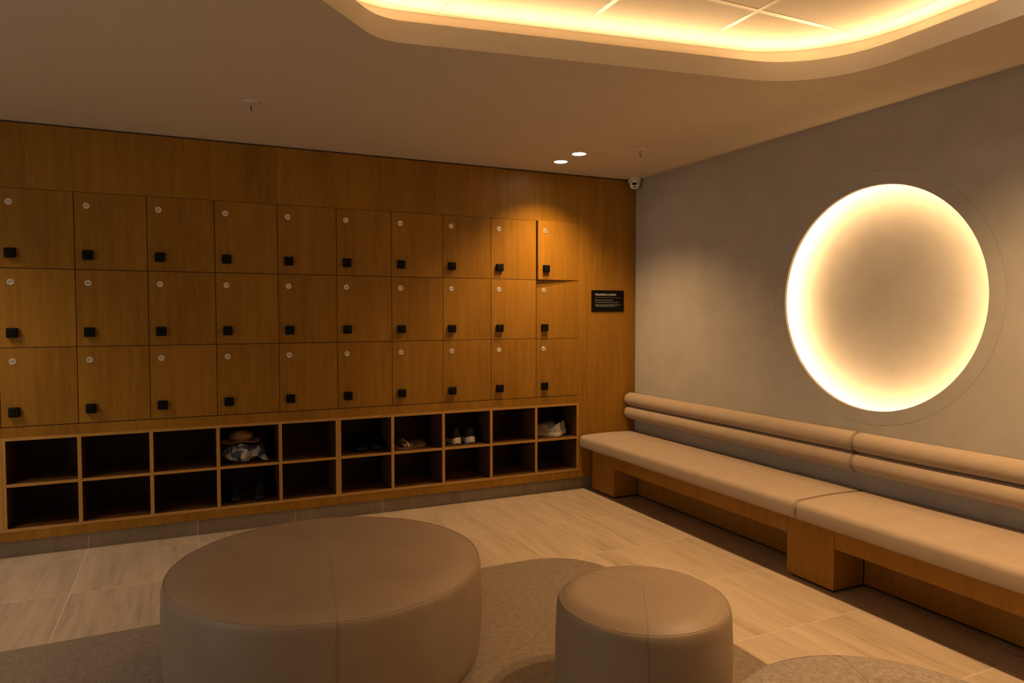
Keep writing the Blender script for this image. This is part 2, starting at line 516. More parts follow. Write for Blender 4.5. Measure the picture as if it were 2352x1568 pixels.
for nm, a in (('wall_left', (XL-0.1, XL, YF, 0.62, 0, 2.9)), ('wall_front', (XL, 0.2, YF-0.1, YF, 0, 2.9))):
    struct(obj(nm, boxbm(*a), M_wall), 'plain plaster wall out of view, '+nm.split('_')[1]+' side', 'wall')

niche = thing('wall_light', 'large round niche in the plaster wall, its rim glowing warm white', 'light', (0, NC[0], NC[1]))
def xl(prof, n=128):        # lathe about the x axis, prof = (radius, x)
    b = bmesh.new(); lathe(b, [(r_, x_) for r_, x_ in prof], n, cap0=False, cap1=False)
    bmesh.ops.rotate(b, verts=b.verts[:], cent=(0, 0, 0), matrix=Matrix.Rotation(PI/2, 3, 'Y'))
    return b
obj('surround', xl([(R2-0.0010, 0.03), (R2-0.0010, 0.0), (R1+0.002, 0.0), (R1, 0.002), (R1, 0.017), (R1+0.004, 0.019), (R1+0.030, 0.019)]), M_wall, niche, smooth=35)
obj('back_dish', xl([(0.0, 0.120), (0.50, 0.120), (0.60, 0.118), (0.645, 0.108), (0.665, 0.085), (0.668, 0.0185), (R1+0.028, 0.0185)]), M_wall, niche, smooth=50)
obj('led_ring', xl([(0.640, 0.0225), (0.640, 0.027), (0.652, 0.027), (0.652, 0.0225), (0.640, 0.0225)]), M_led, niche)

# ------------------------------------------------------------------ lockers
def carcass_bm():
    b = bmesh.new(); t = 0.016; D = 0.44
    box(b, 0.001, t, 0.023, D, 0.001, LH-0.001); box(b, LW-t, LW-0.001, 0.023, D, 0.001, LH-0.001)
    box(b, t, LW-t, 0.023, D, 0.001, t); box(b, t, LW-t, 0.023, D, LH-t, LH-0.001)
    box(b, t, LW-t, D-0.01, D, t, LH-t)
    return b
g = 0.0018
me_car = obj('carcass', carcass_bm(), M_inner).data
me_door = obj('door', boxbm(-LW+2*g, 0.0, 0.0, 0.019, 0, LH-2*g, 0.0008), M_wood).data       # origin at the hinge edge (right), bottom
b = bmesh.new(); box(b, -0.0275, 0.0275, -0.024, 0.0, -0.0275, 0.0275, 0.005, 3)
me_pad = obj('keypad', b, M_black, smooth=40).data
b = bmesh.new()
for r_ in range(4):
    for c_ in range(3):
        x, z = (c_-1)*0.013, 0.016-r_*0.0115
        box(b, x-0.0011, x+0.0011, -0.0243, -0.0238, z-0.0011, z+0.0011)
me_keys = obj('keys', b, M_key).data
b = bmesh.new(); lathe(b, [(0.0, 0.0), (0.0172, 0.0), (0.018, -0.0008), (0.018, -0.003)], 32, cap0=False)
bmesh.ops.rotate(b, verts=b.verts[:], cent=(0, 0, 0), matrix=Matrix.Rotation(PI/2, 3, 'X'))
bmesh.ops.translate(b, vec=(0, -0.003, 0), verts=b.verts[:])
bmesh.ops.recalc_face_normals(b, faces=b.faces[:])
me_disc = obj('number_disc', b, M_steel, smooth=8).data
for nm in ('carcass', 'door', 'keypad', 'keys', 'number_disc'):
    bpy.data.objects.remove(bpy.data.objects[nm])
ORD = ['first', 'second', 'third', 'fourth', 'fifth', 'sixth', 'seventh', 'eighth', 'ninth', 'tenth']
ROWN = ['top', 'middle', 'bottom']
for k in range(11):
    for row in range(3):
        num = 43-3*k+row
        x0 = LX-LW*(k+1); z0 = LZ+LH*(2-row)
        if k == 10: lab = 'oak locker cut off by the left picture edge, %s row' % ROWN[row]
        elif k == 0 and row == 0: lab = 'oak locker 043 with its door slightly ajar, top right of the locker wall'
        else: lab = 'closed oak locker number %03d with black keypad, %s row, %s column from the left' % (num, ROWN[row], ORD[9-k])
        t = thing('locker', lab, 'locker', (x0, 0, z0), 0, 'oak keypad lockers in the back wall')
        inst('carcass', me_car, t)
        d = inst('door', me_door, t, (LW-g, 0.0, g))
        if k == 0 and row == 0:
            d.rotation_euler = (0, 0, math.radians(4.2)); d['label'] = 'door standing slightly open'
        inst('keypad', me_pad, d, (-LW+2*g+0.065, 0.0, 0.083))
        inst('keys', me_keys, d, (-LW+2*g+0.065, 0.0, 0.083))
        inst('number_disc', me_disc, d, (-LW+2*g+0.062, 0.0, 0.370))
        tmn = text_mesh('%03d' % num, 0.0135, bold=0.0002); tmn.name = 'number'
        tmn.materials.clear(); tmn.materials.append(M_num)
        inst('number', tmn, d, (-LW+2*g+0.062, -0.0034, 0.370), (PI/2, 0, 0))

# ------------------------------------------------------------------ shoe cubbies
CB, CT, BT, CD = 0.154, 0.693, 0.018, 0.40
MZ0, MZ1 = 0.410, 0.4275
def cubby(xr, cols, label):
    xl_ = xr-LW*cols
    t = thing('shoe_cubby', label, 'shelf', (xl_, 0, CB), 0, 'open shoe cubbies under the lockers')
    W = LW*cols; H = CT-CB
    def bd(nm, x0, x1, z0, z1, y0=-0.0015, y1=CD, m=M_edge):
        if nm == 'back_board': return obj(nm, boxbm(x0, x1, y0, y1, z0, z1), m, t)
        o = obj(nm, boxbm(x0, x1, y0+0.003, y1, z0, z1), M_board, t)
        obj('edge_strip', boxbm(x0, x1, y0, y0+0.003, z0, z1, 0.0008), M_edge, o)
        return o
    bd('top_board', 0, W, H-BT, H); bd('bottom_board', 0, W, 0, BT)
    bd('side_board', 0.0004, BT, BT, H-BT); bd('side_board', W-BT, W-0.0004, BT, H-BT)
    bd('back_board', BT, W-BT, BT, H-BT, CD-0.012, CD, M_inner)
    ds = [BT]
    for i in range(1, cols):
        bd('divider', LW*i-0.0105, LW*i+0.0105, BT, H-BT); ds += [LW*i-0.0105, LW*i+0.0105]
    ds.append(W-BT)
    for i in range(cols):
        bd('shelf', ds[2*i], ds[2*i+1], MZ0-CB, MZ1-CB, 0.0)
    return t
cubby(LX, 5, 'oak shoe cubby unit with ten openings beside the upholstered bench')
cubby(LX-LW*5, 5, 'oak shoe cubby unit with ten openings behind the large ottoman, holding the bag')
cubby(LX-LW*10, 2, 'oak shoe cubby unit cut off by the left picture edge')

# ------------------------------------------------------------------ sign
sg = thing('sign', 'black sign lettered VALUABLES LOCKERS on the oak panel', 'sign', (-0.27, 0.0, 1.4985))
obj('plate', boxbm(-0.152, 0.152, -0.006, 0.0, -0.0855, 0.0855, 0.001), M_black, sg)
def sign_text(body, size, x, z, m=M_signtext, bold=0.0):
    me = text_mesh(body, size, 'LEFT', 0.0, bold); me.materials.clear(); me.materials.append(m)
    o = inst('lettering', me, sg, (x, -0.0066, z), (PI/2, 0, 0))
    return o, max((v.co.x for v in me.vertices), default=1)
def fit_text(body, width, x, z, bold=0.0):
    o, wd = sign_text(body, 0.02, x, z, bold=bold)
    s = width/wd; o.scale = (s, s, s)
fit_text('VALUABLES LOCKERS', 0.196, -0.120, 0.050, 0.0005)
obj('rule', boxbm(-0.119, 0.122, -0.0068, -0.0058, 0.0262, 0.0276), M_signline, sg)
fit_text('Place all your valuables in these lockers.', 0.170, -0.120, 0.007)
fit_text('Use the keypad to enter your 4 digit code and lock it.', 0.222, -0.119, -0.011)
fit_text('Unfortunately, we can\u2019t take responsibility for any theft', 0.236, -0.119, -0.030)
fit_text('or damage, whether these are locked away or not.', 0.204, -0.119, -0.041)

# ------------------------------------------------------------------ bench
bench = thing('bench', 'long oak bench with beige padded seat along the plaster wall', 'bench', (0, 0, 0))
BX = -0.444
LEGS = [(-0.062, -0.366), (-2.042, -2.340), (-4.02, -4.32)]
for a, b_ in LEGS:
    obj('leg', boxbm(BX, -0.23, b_, a, 0.016, 0.335, 0.0012), M_benchwood, bench)
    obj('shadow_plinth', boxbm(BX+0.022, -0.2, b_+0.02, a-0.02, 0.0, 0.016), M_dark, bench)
ys = [(-0.368, -2.040), (-2.342, -4.018)]
for a, b_ in ys:
    obj('apron', boxbm(BX, BX+0.03, b_, a, 0.228, 0.335, 0.0012), M_benchwood, bench)
    obj('back_panel', boxbm(-0.225, -0.20, b_, a, 0.016, 0.335), M_benchwood, bench)
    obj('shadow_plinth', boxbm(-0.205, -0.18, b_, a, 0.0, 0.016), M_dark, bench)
obj('seat_board', boxbm(BX+0.031, -0.005, -4.32, -0.03, 0.3355, 0.3450), M_benchwood, bench)

def cushion_bm(y0, y1, x0=-0.535, x1=-0.006, z0=0.3455, z1=0.437):
    """upholstered slab: rounded cross-section swept along y, softly crowned, ends pulled in"""
    b = bmesh.new()
    sec = []
    r1_, r2_ = 0.032, 0.022
    def arc(cx, cz, r, a0, a1, n_):
        return [(cx+r*math.cos(a0+(a1-a0)*i/n_), cz+r*math.sin(a0+(a1-a0)*i/n_)) for i in range(n_+1)]
    sec += arc(x0+0.014, z0+0.014, 0.014, -PI/2, -PI, 4)
    sec += arc(x0+r1_, z1-r1_, r1_, PI, PI/2, 7)
    for i in range(1, 8):
        f = i/8; sec.append((x0+r1_+(x1-r2_-x0-r1_)*f, z1+0.008*math.sin(PI*f)))
    sec += arc(x1-r2_, z1-r2_, r2_, PI/2, 0, 4)
    sec += [(x1, z0)]
    cx = (x0+x1)/2; cz = z0+0.03
    Ny = 60; rings = []
    L_ = y1-y0
    for i in range(Ny+1):
        f = i/Ny
        # denser rings near the ends
        f = 0.5-0.5*math.cos(PI*f)
        y = y0+L_*f
        dd = min(y-y0, y1-y)
        e = max(0.0, 1-dd/0.016); pull = 0.009*(1-math.sqrt(max(0, 1-e*e)))
        ring = []
        for (x, z) in sec:
            dx, dz = x-cx, z-cz
            sx = 1-pull/0.27 if True else 1
            zz = z - pull*max(0, (z-z0)/(z1-z0))
            xx = cx + dx*sx
            wob = 0.0022*noise.noise(Vector((x*4, y*2.3, z*3))) if dd > 0.03 else 0
            ring.append(b.verts.new((xx, y, zz+wob)))
        rings.append(ring)
    m_ = len(sec)
    for A, B in zip(rings, rings[1:]):
        for k in range(m_): b.faces.new((A[k], A[(k+1) % m_], B[(k+1) % m_], B[k]))
    b.faces.new(rings[0]); b.faces.new(rings[-1][::-1])
    bmesh.ops.recalc_face_normals(b, faces=b.faces[:])
    return b, sec
def piping(sec, y, r=0.0035, inset=0.006):
    pts = [(x+ (inset if x < -0.3 else -inset*0.3), y, z-inset*0.6 if z > 0.40 else z) for x, z in sec[4:-5]]
    b = bmesh.new(); tube(b, pts, r, 5)
    return b
for a, b_ in ((-0.012, -2.171), (-2.174, -4.33)):
    cb, sec = cushion_bm(b_, a)
    cu = obj('seat_cushion', cb, M_seatcloth, bench, smooth=50)
    for y in (a-0.007, b_+0.007):
        obj('piping', piping(sec, y, 0.0022, 0.002), M_seam, cu, smooth=60)

def roll_bm(y0, y1, r, seed):
    b = bmesh.new(); n_ = 28; rings = []
    Ny = 70
    for i in range(Ny+1):
        f = 0.5-0.5*math.cos(PI*i/Ny); y = y0+(y1-y0)*f
        dd = min(y-y0, y1-y); e = max(0.0, 1-dd/(0.035 if (y > -0.3) else 0.018))
        s = 1-(0.20 if y > -0.3 else 0.09)*(1-math.sqrt(max(0, 1-e*e)))
        rr = r*s
        wx = 0.003*noise.noise(Vector((y*1.7, seed, 0.3))); wz = 0.003*noise.noise(Vector((y*1.9, seed, 4.3)))
        ring = []
        for k in range(n_):
            a = 2*PI*k/n_
            x = -0.062 + rr*1.08*math.cos(a) + wx; z = rr*math.sin(a) + wz
            ring.append(b.verts.new((min(x, -0.004), y, z)))
        rings.append(ring)
    for A, B in zip(rings, rings[1:]):
        for k in range(n_): b.faces.new((A[k], A[(k+1) % n_], B[(k+1) % n_], B[k]))
    b.faces.new(rings[0]); b.faces.new(rings[-1][::-1])
    bmesh.ops.recalc_face_normals(b, faces=b.faces[:])
    return b
for idx, (a, b_, lab) in enumerate(((-0.012, -2.160, 'double roll beige backrest on the wall, section reaching the oak corner'),
                                   (-2.164, -4.33, 'double roll beige backrest on the wall, section nearer the camera'))):
    t = thing('backrest', lab, 'backrest', (0, 0, 0.545), 0, 'padded wall backrests above the bench')
    for q, z in enumerate((0.703, 0.597)):
        o = obj('roll', roll_bm(b_, a, 0.0535, 3.1*q+7*idx), M_seatcloth, t, (0, 0, z-0.545), smooth=60)
        for y in (a-0.006, b_+0.006):
            pts = [(-0.062+0.0530*1.06*math.cos(s_), y, 0.0530*math.sin(s_)) for s_ in [PI*0.42+PI*1.16*i/24 for i in range(25)]]
            bb_ = bmesh.new(); tube(bb_, pts, 0.0022, 5)
            obj('piping', bb_, M_seam, o, smooth=60)

# ------------------------------------------------------------------ ottomans
def ottoman(name, label, c, R, H, crown, rb, angles, mat, seamw=0.0022, er=0.035, off=(0, 0)):
    t = thing(name, label, 'ottoman', (c[0], c[1], 0.0), 0, 'round ottomans on the carpet')
    Rs = R-er*0.28; zs = H-er*0.42
    def topz(r_): return H + crown*(1-(r_/Rs)**2) - er*0.42*max(0, (r_/Rs-0.82)/0.18)**2
    prof = [(0, topz(0))] + [(Rs*k/16, topz(Rs*k/16)) for k in range(1, 17)]
    b = bmesh.new(); lathe(b, prof[::-1], 96, cap0=False, cap1=False)
    obj('top_cover', b, mat, t, smooth=60)
    side = [(Rs, topz(Rs))]
    z0_ = topz(Rs)
    for k in range(1, 9):
        a = PI/2*k/8
        side.append((Rs+(R-Rs)*math.sin(a)**0.9, z0_-er*1.15*(1-math.cos(a))))
    zt = side[-1][1]
    for k in range(1, 9):
        f = k/8; side.append((R+0.004*math.sin(PI*f), zt+(0.11-zt)*f))
    for k in range(1, 7):
        a = PI/2*k/6; side.append((rb+(R-rb)*math.cos(a), 0.11-0.1034*math.sin(a)))
    b = bmesh.new(); lathe(b, side, 96, cap0=False, cap1=True)
    sd = obj('side_cover', b, mat, t, smooth=60)
    b = bmesh.new(); tube(b, [((Rs+0.001)*math.cos(2*PI*i/96), (Rs+0.001)*math.sin(2*PI*i/96), z0_+0.0002) for i in range(96)], seamw*0.6, 6, True)
    obj('edge_piping', b, mat, t, smooth=80)
    for a in angles:
        a = math.radians(a)
        b = bmesh.new(); path = []
        e_ = Vector((Rs*math.cos(a), Rs*math.sin(a)))
        for f in range(21):
            p_ = Vector(off).lerp(e_, f/20); path.append((p_.x, p_.y, topz(min(Rs, p_.length))-0.0004))
        tube(b, path, seamw*0.5, 5)
        obj('top_seam', b, M_lseam, t, smooth=80)
        b = bmesh.new(); tube(b, [((r_+0.0002)*math.cos(a), (r_+0.0002)*math.sin(a), z_) for r_, z_ in side[:17]], seamw*0.6, 5)
        obj('side_seam', b, M_lseam, sd, smooth=80)
    return t
ottoman('ottoman', 'largest taupe leather ottoman, low and wide, in front of the cubbies', (-2.832, -1.935), 0.611, 0.4196, 0.024, 0.575, (-98, 142, 22), M_leather, 0.003, 0.04)
ottoman('ottoman', 'small taupe leather stool with three seams, right of the largest ottoman', (-1.908, -2.781), 0.301, 0.4193, 0.024, 0.285, (-122, 110, 10), M_leather, 0.0024, 0.045)
ottoman('ottoman', 'grey felt ottoman cut off by the bottom picture edge near the bench', (-1.790, -3.680), 0.400, 0.400, 0.018, 0.375, (64, -4, -130), M_felt, 0.0026, 0.045, (0.09, 0.175))

# ------------------------------------------------------------------ carpet
rug = fillet([(-5.1, -1.345), (-1.262, -1.268), (-1.290, -4.4), (-5.1, -4.4)], [0.5, 0.36, 0.4, 0.4], 14)
b = bmesh.new(); prism(b, rug[::-1], 0.0003, 0.0065, 0.003, 2)
tag(obj('carpet', b, M_carpet), 'brown grey carpet with rounded corners under the ottomans', 'carpet')

# ------------------------------------------------------------------ ceiling fittings
def downlight(x, y, label, power, spot=120, blend=0.9, group='recessed downlights near the corner', col=SPOTC, z=CZ):
    t = thing('downlight', label, 'light', (x, y, z), 0, group)
    b = bmesh.new(); lathe(b, [(0.046, -0.0005), (0.047, -0.003), (0.055, -0.002), (0.057, -0.0002)], 40, cap0=False, cap1=False)
    obj('trim_ring', b, M_white, t, smooth=60)
    b = bmesh.new(); lathe(b, [(0.0, -0.0012), (0.046, -0.0010)], 40, cap0=False, cap1=False)
    for f in b.faces:
        if f.normal.z > 0: f.normal_flip()
    obj('lens', b, M_lens, t)
    l = bpy.data.lights.new('downlight_lamp', 'SPOT'); l.energy = power; l.color = col
    l.spot_size = math.radians(spot); l.spot_blend = blend; l.shadow_soft_size = 0.02
    o = bpy.data.objects.new('downlight_lamp', l); link(o, t); o.location = (0, 0, -0.012)
    return t
downlight(-0.904, -0.624, 'round recessed downlight further from the locker wall, of the lit pair', SPOT_W)
downlight(-0.898, -0.358, 'round recessed downlight closer to the locker wall, of the lit pair', SPOT_W)
for y, lab_ in ((-3.35, 'recessed downlight in the glowing recess above the picture, further from the camera'), (-3.62, 'recessed downlight in the glowing recess above the picture, nearer the camera')):
    downlight(-0.88, y, lab_, ROOM_W, group='recessed downlights out of view', z=UZ-0.0005)
for x, y, lab_ in ((-4.9, -5.3, 'added fill downlight behind the camera, left one'), (-2.4, -5.9, 'added fill downlight behind the camera, middle one'), (-0.35, -5.6, 'added fill downlight behind the camera, right one')):
    downlight(x, y, lab_, BEHIND_FILL_W, group='recessed downlights out of view')  # unseen lamps added to lift the ambient light by floor bounce
for x, y, lab_ in ((-5.0, -0.55, 'recessed downlight left of the picture, nearest the locker wall'), (-5.0, -0.85, 'recessed downlight left of the picture, further from the lockers')):
    downlight(x, y, lab_, LEFT_W, group='recessed downlights out of view', col=NEUTRAL)

def sprinkler(x, y, label):
    t = thing('sprinkler', label, 'sprinkler', (x, y, CZ), 0, 'fire sprinklers in the ceiling')
    b = bmesh.new(); lathe(b, [(0.042, -0.0002), (0.040, -0.004), (0.022, -0.010), (0.014, -0.008)], 32, cap0=False, cap1=True)
    obj('escutcheon', b, M_white, t, smooth=50)
    b = bmesh.new(); lathe(b, [(0.010, -0.006), (0.010, -0.020), (0.007, -0.022)], 16)
    obj('body', b, M_ceil, t, smooth=50)
    b = bmesh.new()
    for s in (-1, 1):
        tube(b, [(s*0.008, 0, -0.020), (s*0.013, 0, -0.030), (s*0.009, 0, -0.044), (0, 0, -0.050)], 0.0022, 6)
    obj('frame', b, M_ceil, t, smooth=50)
    b = bmesh.new(); tube(b, [(0, 0, -0.021), (0, 0, -0.047)], 0.0022, 6)
    obj('bulb', b, M_dark, t, smooth=50)
    b = bmesh.new(); lathe(b, [(0.004, -0.050), (0.015, -0.052), (0.015, -0.054), (0.003, -0.054)], 20)
    obj('deflector', b, M_ceil, t, smooth=50)
sprinkler(-3.020, -0.930, 'fire sprinkler on the ceiling above the left lockers')
sprinkler(-0.600, -0.900, 'fire sprinkler on the ceiling near the security camera corner')

sc_ = thing('security_camera', 'white turret security camera in the ceiling corner above the lockers', 'camera', (-0.062, -0.066, CZ))
b = bmesh.new(); lathe(b, [(0.052, 0.0), (0.052, -0.030), (0.050, -0.036), (0.045, -0.040)], 36)
obj('base', b, M_white, sc_, smooth=40)
look = Vector((-3.3, -4.7, -1.9)).normalized()
b = bmesh.new(); bmesh.ops.create_uvsphere(b, u_segments=28, v_segments=16, radius=0.043)
ball = obj('ball', b, M_white, sc_, (-0.004, -0.006, -0.046), smooth=80)
b = bmesh.new(); lathe(b, [(0.034, 0.026), (0.0345, 0.040), (0.032, 0.0425), (0.0, 0.0425)], 32)
q = look.to_track_quat('Z', 'Y').to_euler()
face = obj('face_plate', b, M_white, sc_, (-0.004, -0.006, -0.046), smooth=40); face.rotation_euler = q
b = bmesh.new(); box(b, -0.018, 0.018, -0.001, 0.017, 0.0425, 0.0435)
obj('window', b, M_black, face)
b = bmesh.new(); lathe(b, [(0.007, 0.0422), (0.007, 0.0437), (0.0, 0.0437)], 16, cy=-0.016)
obj('sensor', b, M_black, face)

# ------------------------------------------------------------------ footwear
def interp(tab, t):
    for (a, va), (b, vb) in zip(tab, tab[1:]):
        if t <= b:
            f = (t-a)/(b-a) if b > a else 0
            f = f*f*(3-2*f)
            return va+(vb-va)*f
    return tab[-1][1]
HWI = [(0, 0.019), (0.03, 0.029), (0.10, 0.034), (0.30, 0.032), (0.50, 0.034), (0.70, 0.043), (0.85, 0.037), (0.95, 0.023), (1.0, 0.010)]
HWO = [(0, 0.019), (0.03, 0.029), (0.10, 0.035), (0.30, 0.037), (0.50, 0.043), (0.70, 0.050), (0.85, 0.044), (0.95, 0.026), (1.0, 0.010)]
TOPH = [(0, 0.060), (0.04, 0.070), (0.09, 0.068), (0.22, 0.050), (0.32, 0.047), (0.42, 0.064), (0.55, 0.056), (0.72, 0.042), (0.88, 0.030), (1.0, 0.012)]
def width(tab, s):
    if s < 0.10: return max(0.003, interp(tab, 0.10)*math.sqrt(max(0, 1-(1-s/0.10)**2)))
    if s > 0.86: return max(0.003, interp(tab, 0.86)*math.sqrt(max(0, 1-((s-0.86)/0.14)**2)))
    return interp(tab, s)
def shoe_meshes(tag_, L=0.285, soleh=0.034, m_upper=None, m_sole=None, m_lace=None, m_lining=None, m_mark=None, marks=True):
    """heel at the origin, toe along +x, left shoe (inner side -y)"""
    out = {}
    S = [0.0, 0.003, 0.009, 0.018, 0.03, 0.05, 0.07] + [0.10+0.05*i for i in range(16)] + [0.88, 0.91, 0.94, 0.965, 0.985, 0.995, 1.0]
    S = sorted(set(round(s, 4) for s in S))
    lift = lambda s: 0.016*max(0, (s-0.72)/0.28)**2 + 0.011*max(0, (0.12-s)/0.12)**2
    # sole
    b = bmesh.new(); rings = []
    for s in S:
        wi, wo = width(HWI, s)*1.10, width(HWO, s)*1.10; x = L*s*1.03-0.005; l = lift(s)
        sh = soleh*(1.0-0.28*s)
        rings.append([b.verts.new(p) for p in ((x, -wi*0.90, l), (x, -wi*1.03, l+sh*0.30), (x, -wi*1.00, l+sh*0.55), (x, -wi*1.03, l+sh*0.72), (x, -wi*0.97, l+sh),
                                              (x, wo*0.97, l+sh), (x, wo*1.03, l+sh*0.72), (x, wo*1.00, l+sh*0.55), (x, wo*1.03, l+sh*0.30), (x, wo*0.90, l))])
    for A, B in zip(rings, rings[1:]):
        for k in range(10): b.faces.new((A[k], A[(k+1) % 10], B[(k+1) % 10], B[k]))
    b.faces.new(rings[0]); b.faces.new(rings[-1])
    bmesh.ops.recalc_face_normals(b, faces=b.faces[:])
    out['sole'] = obj('sole', b, m_sole, smooth=42)
    # upper: arch sections; between heel and throat the section folds over the collar and down inside
    b = bmesh.new(); rings = []
    for s in S:
        wi, wo = width(HWI, s), width(HWO, s); h = interp(TOPH, s); x = L*s; z0 = lift(s)+soleh*(1.0-0.28*s)*0.9
        op = 1.0 if 0.06 <= s <= 0.40 else max(0.0, 1-abs(s-(0.06 if s < 0.06 else 0.40))/0.045)
        if s > 0.40: op = max(0.0, 1-(s-0.40)/0.06)
        top = z0+h
        cw = 0.62                                     # how far the collar leans in
        ring = []
        sideprof = [(1.0, 0.0), (1.03, 0.22), (0.98, 0.45), (0.88, 0.68), (cw+0.12, 0.88), (cw, 1.0)]
        def half(wd, sg):
            pts = [(sg*wd*a, z0+h*c) for a, c in sideprof]
            open_in = [(sg*wd*(cw-0.12), z0+h*0.97), (sg*wd*(cw-0.08), z0+h*0.55), (sg*wd*0.55, z0+0.012)]
            closed_in = [(sg*wd*0.45, z0+h*1.10), (sg*wd*0.28, z0+h*1.16), (sg*wd*0.10, z0+h*1.185)]
            for p_, q_ in zip(open_in, closed_in):
                pts.append((p_[0]*op+q_[0]*(1-op), p_[1]*op+q_[1]*(1-op)))
            return pts
        A_ = half(wi, -1); B_ = half(wo, 1)[::-1]
        lean = 0.010*(1-s/0.08) if s < 0.08 else 0.0
        ring = [b.verts.new((x+lean*((zz-z0)/max(h, .01))**1.0, yy, zz)) for yy, zz in A_+B_]
        rings.append(ring)
    m_ = len(rings[0])
    for A, B in zip(rings, rings[1:]):
        for k in range(m_-1): b.faces.new((A[k], A[k+1], B[k+1], B[k]))
    b.faces.new(rings[0]); b.faces.new(rings[-1])
    bmesh.ops.recalc_face_normals(b, faces=b.faces[:])
    out['upper'] = obj('upper', b, m_upper, smooth=50)
    # tongue
    b = bmesh.new()
    z_ = lambda s: lift(s)+soleh*(1.0-0.28*s)*0.9+interp(TOPH, s)
    rr = []
    for s, dz, wd in ((0.36, 0.028, 0.020), (0.40, 0.022, 0.022), (0.46, 0.014, 0.022), (0.54, 0.010, 0.018), (0.60, 0.008, 0.012)):
        rr.append([b.verts.new((L*s, y, z_(s)+dz-0.010*(abs(y)/wd)**2+e)) for y, e in ((-wd, 0), (0, 0.002), (wd, 0), (wd, -0.006), (0, -0.006), (-wd, -0.006))])
    for A, B in zip(rr, rr[1:]):
        for k in range(6): b.faces.new((A[k], A[(k+1) % 6], B[(k+1) % 6], B[k]))
    b.faces.new(rr[0]); b.faces.new(rr[-1])
    bmesh.ops.recalc_face_normals(b, faces=b.faces[:])
    out['tongue'] = obj('tongue', b, m_lining, smooth=50)
    # laces
    b = bmesh.new()
    for i in range(5):
        s = 0.43+0.045*i
        for sg in (-1, 1):
            tube(b, [(L*s, -0.022*sg, z_(s)+0.004), (L*(s+0.02), 0, z_(s+0.02)+0.014), (L*(s+0.04), 0.022*sg, z_(s+0.04)+0.004)], 0.0022, 5)
    out['laces'] = obj('laces', b, m_lace, smooth=70)
    if marks:
        # angular light stripe outline on both quarters
        b = bmesh.new()
        for sg, tab in ((-1, HWI), (1, HWO)):
            def P_(s, f):
                z0 = lift(s)+soleh*(1.0-0.28*s)*0.9; h = interp(TOPH, s); wd = width(tab, s)
                a = [(0.0, 1.0), (0.22, 1.03), (0.45, 0.98), (0.68, 0.88), (1.0, 0.70)]
                wv = interp(a, f)
                return (L*s, sg*(wd*wv+0.0012), z0+h*f)
            for pts in ([(0.42, 0.30), (0.16, 0.62), (0.10, 0.50), (0.20, 0.16)], [(0.36, 0.28), (0.17, 0.50), (0.22, 0.22)]):
                tube(b, [P_(*p_) for p_ in pts], 0.0018, 5)
        out['side_mark'] = obj('side_mark', b, m_mark, smooth=70)
    return out
def shoe_thing(parts, label, loc, rotz, group, mirror=False, cat='shoe', name='sneaker', first=False):
    t = thing(name, label, cat, loc, rotz, group)
    if mirror: t.scale = (1, -1, 1)
    for nm, o in parts.items():
        c = o if first else o.copy()
        if not first: COL.objects.link(c)
        c.parent = t
    return t
def cell(col_from_left, row):     # centre x and floor z of an opening
    k = 10-col_from_left
    return LX-LW*(k+0.5), (MZ1 if row == 0 else CB+BT)
gm = fabric_mat('grey_mesh', (0.30, 0.27, 0.22), (0.42, 0.38, 0.32), 0.8, 300, 0.3, 0.001, 0.2, 30)
cream = plain('cream_rubber', (0.62, 0.56, 0.48), 0.6)
whiter = plain('white_rubber', (0.74, 0.70, 0.64), 0.55)
blackmesh = fabric_mat('black_mesh', (0.008, 0.008, 0.009), (0.018, 0.018, 0.019), 0.7, 300, 0.3, 0.001, 0.3, 30)
darkleather = plain('black_leather', (0.005, 0.005, 0.006), 0.55, spec=0.1)
reflect = plain('reflective_stripe', (0.70, 0.67, 0.60), 0.4)
dimmark = plain('dim_stripe', (0.12, 0.12, 0.12), 0.5)
lining = plain('shoe_lining', (0.10, 0.085, 0.07), 0.9)

p1 = shoe_meshes('grey', soleh=0.036, m_upper=gm, m_sole=cream, m_lace=gm, m_lining=lining, m_mark=reflect)
x, z = cell(10, 0)
shoe_thing(p1, 'grey mesh running shoe in the right end cubby, front of the pair', (-0.672, 0.040, z), math.radians(133), 'grey running shoes in the right end cubby', first=True)
shoe_thing(p1, 'grey mesh running shoe in the right end cubby, half hidden behind the other', (-0.600, 0.105, z), math.radians(122), 'grey running shoes in the right end cubby', mirror=True)
p2 = shoe_meshes('black', soleh=0.044, m_upper=blackmesh, m_sole=whiter, m_lace=blackmesh, m_lining=blackmesh, m_mark=dimmark)
x, z = cell(8, 0)
shoe_thing(p2, 'black sneaker with white sole, heel outwards, left of its pair', (-1.528, 0.068, z), math.radians(99), 'black sneakers with white soles', mirror=True, first=True)
shoe_thing(p2, 'black sneaker with white sole, heel outwards, right of its pair', (-1.420, 0.072, z), math.radians(85), 'black sneakers with white soles')
soleb = plain('black_rubber', (0.016, 0.016, 0.016), 0.5, spec=0.2)
p3 = shoe_meshes('dark', soleh=0.024, m_upper=darkleather, m_sole=soleb, m_lace=darkleather, m_lining=blackmesh, marks=False)
x, z = cell(6, 0)
shoe_thing(p3, 'plain black leather shoe in the upper cubby left of the sandal, left of its pair', (-2.225, 0.352, z), math.radians(-92), 'plain black shoes left of the sandal', mirror=True, name='shoe', first=True)
shoe_thing(p3, 'plain black leather shoe in the upper cubby left of the sandal, right of its pair', (-2.117, 0.372, z), math.radians(-90), 'plain black shoes left of the sandal', name='shoe')
x, z = cell(4, 1)
shoe_thing(p3, 'black shoe in the dark lower cubby under the bag, left of its pair', (x-0.085, 0.060, z), math.radians(96), 'black shoes in the lower cubby', mirror=True, name='shoe')
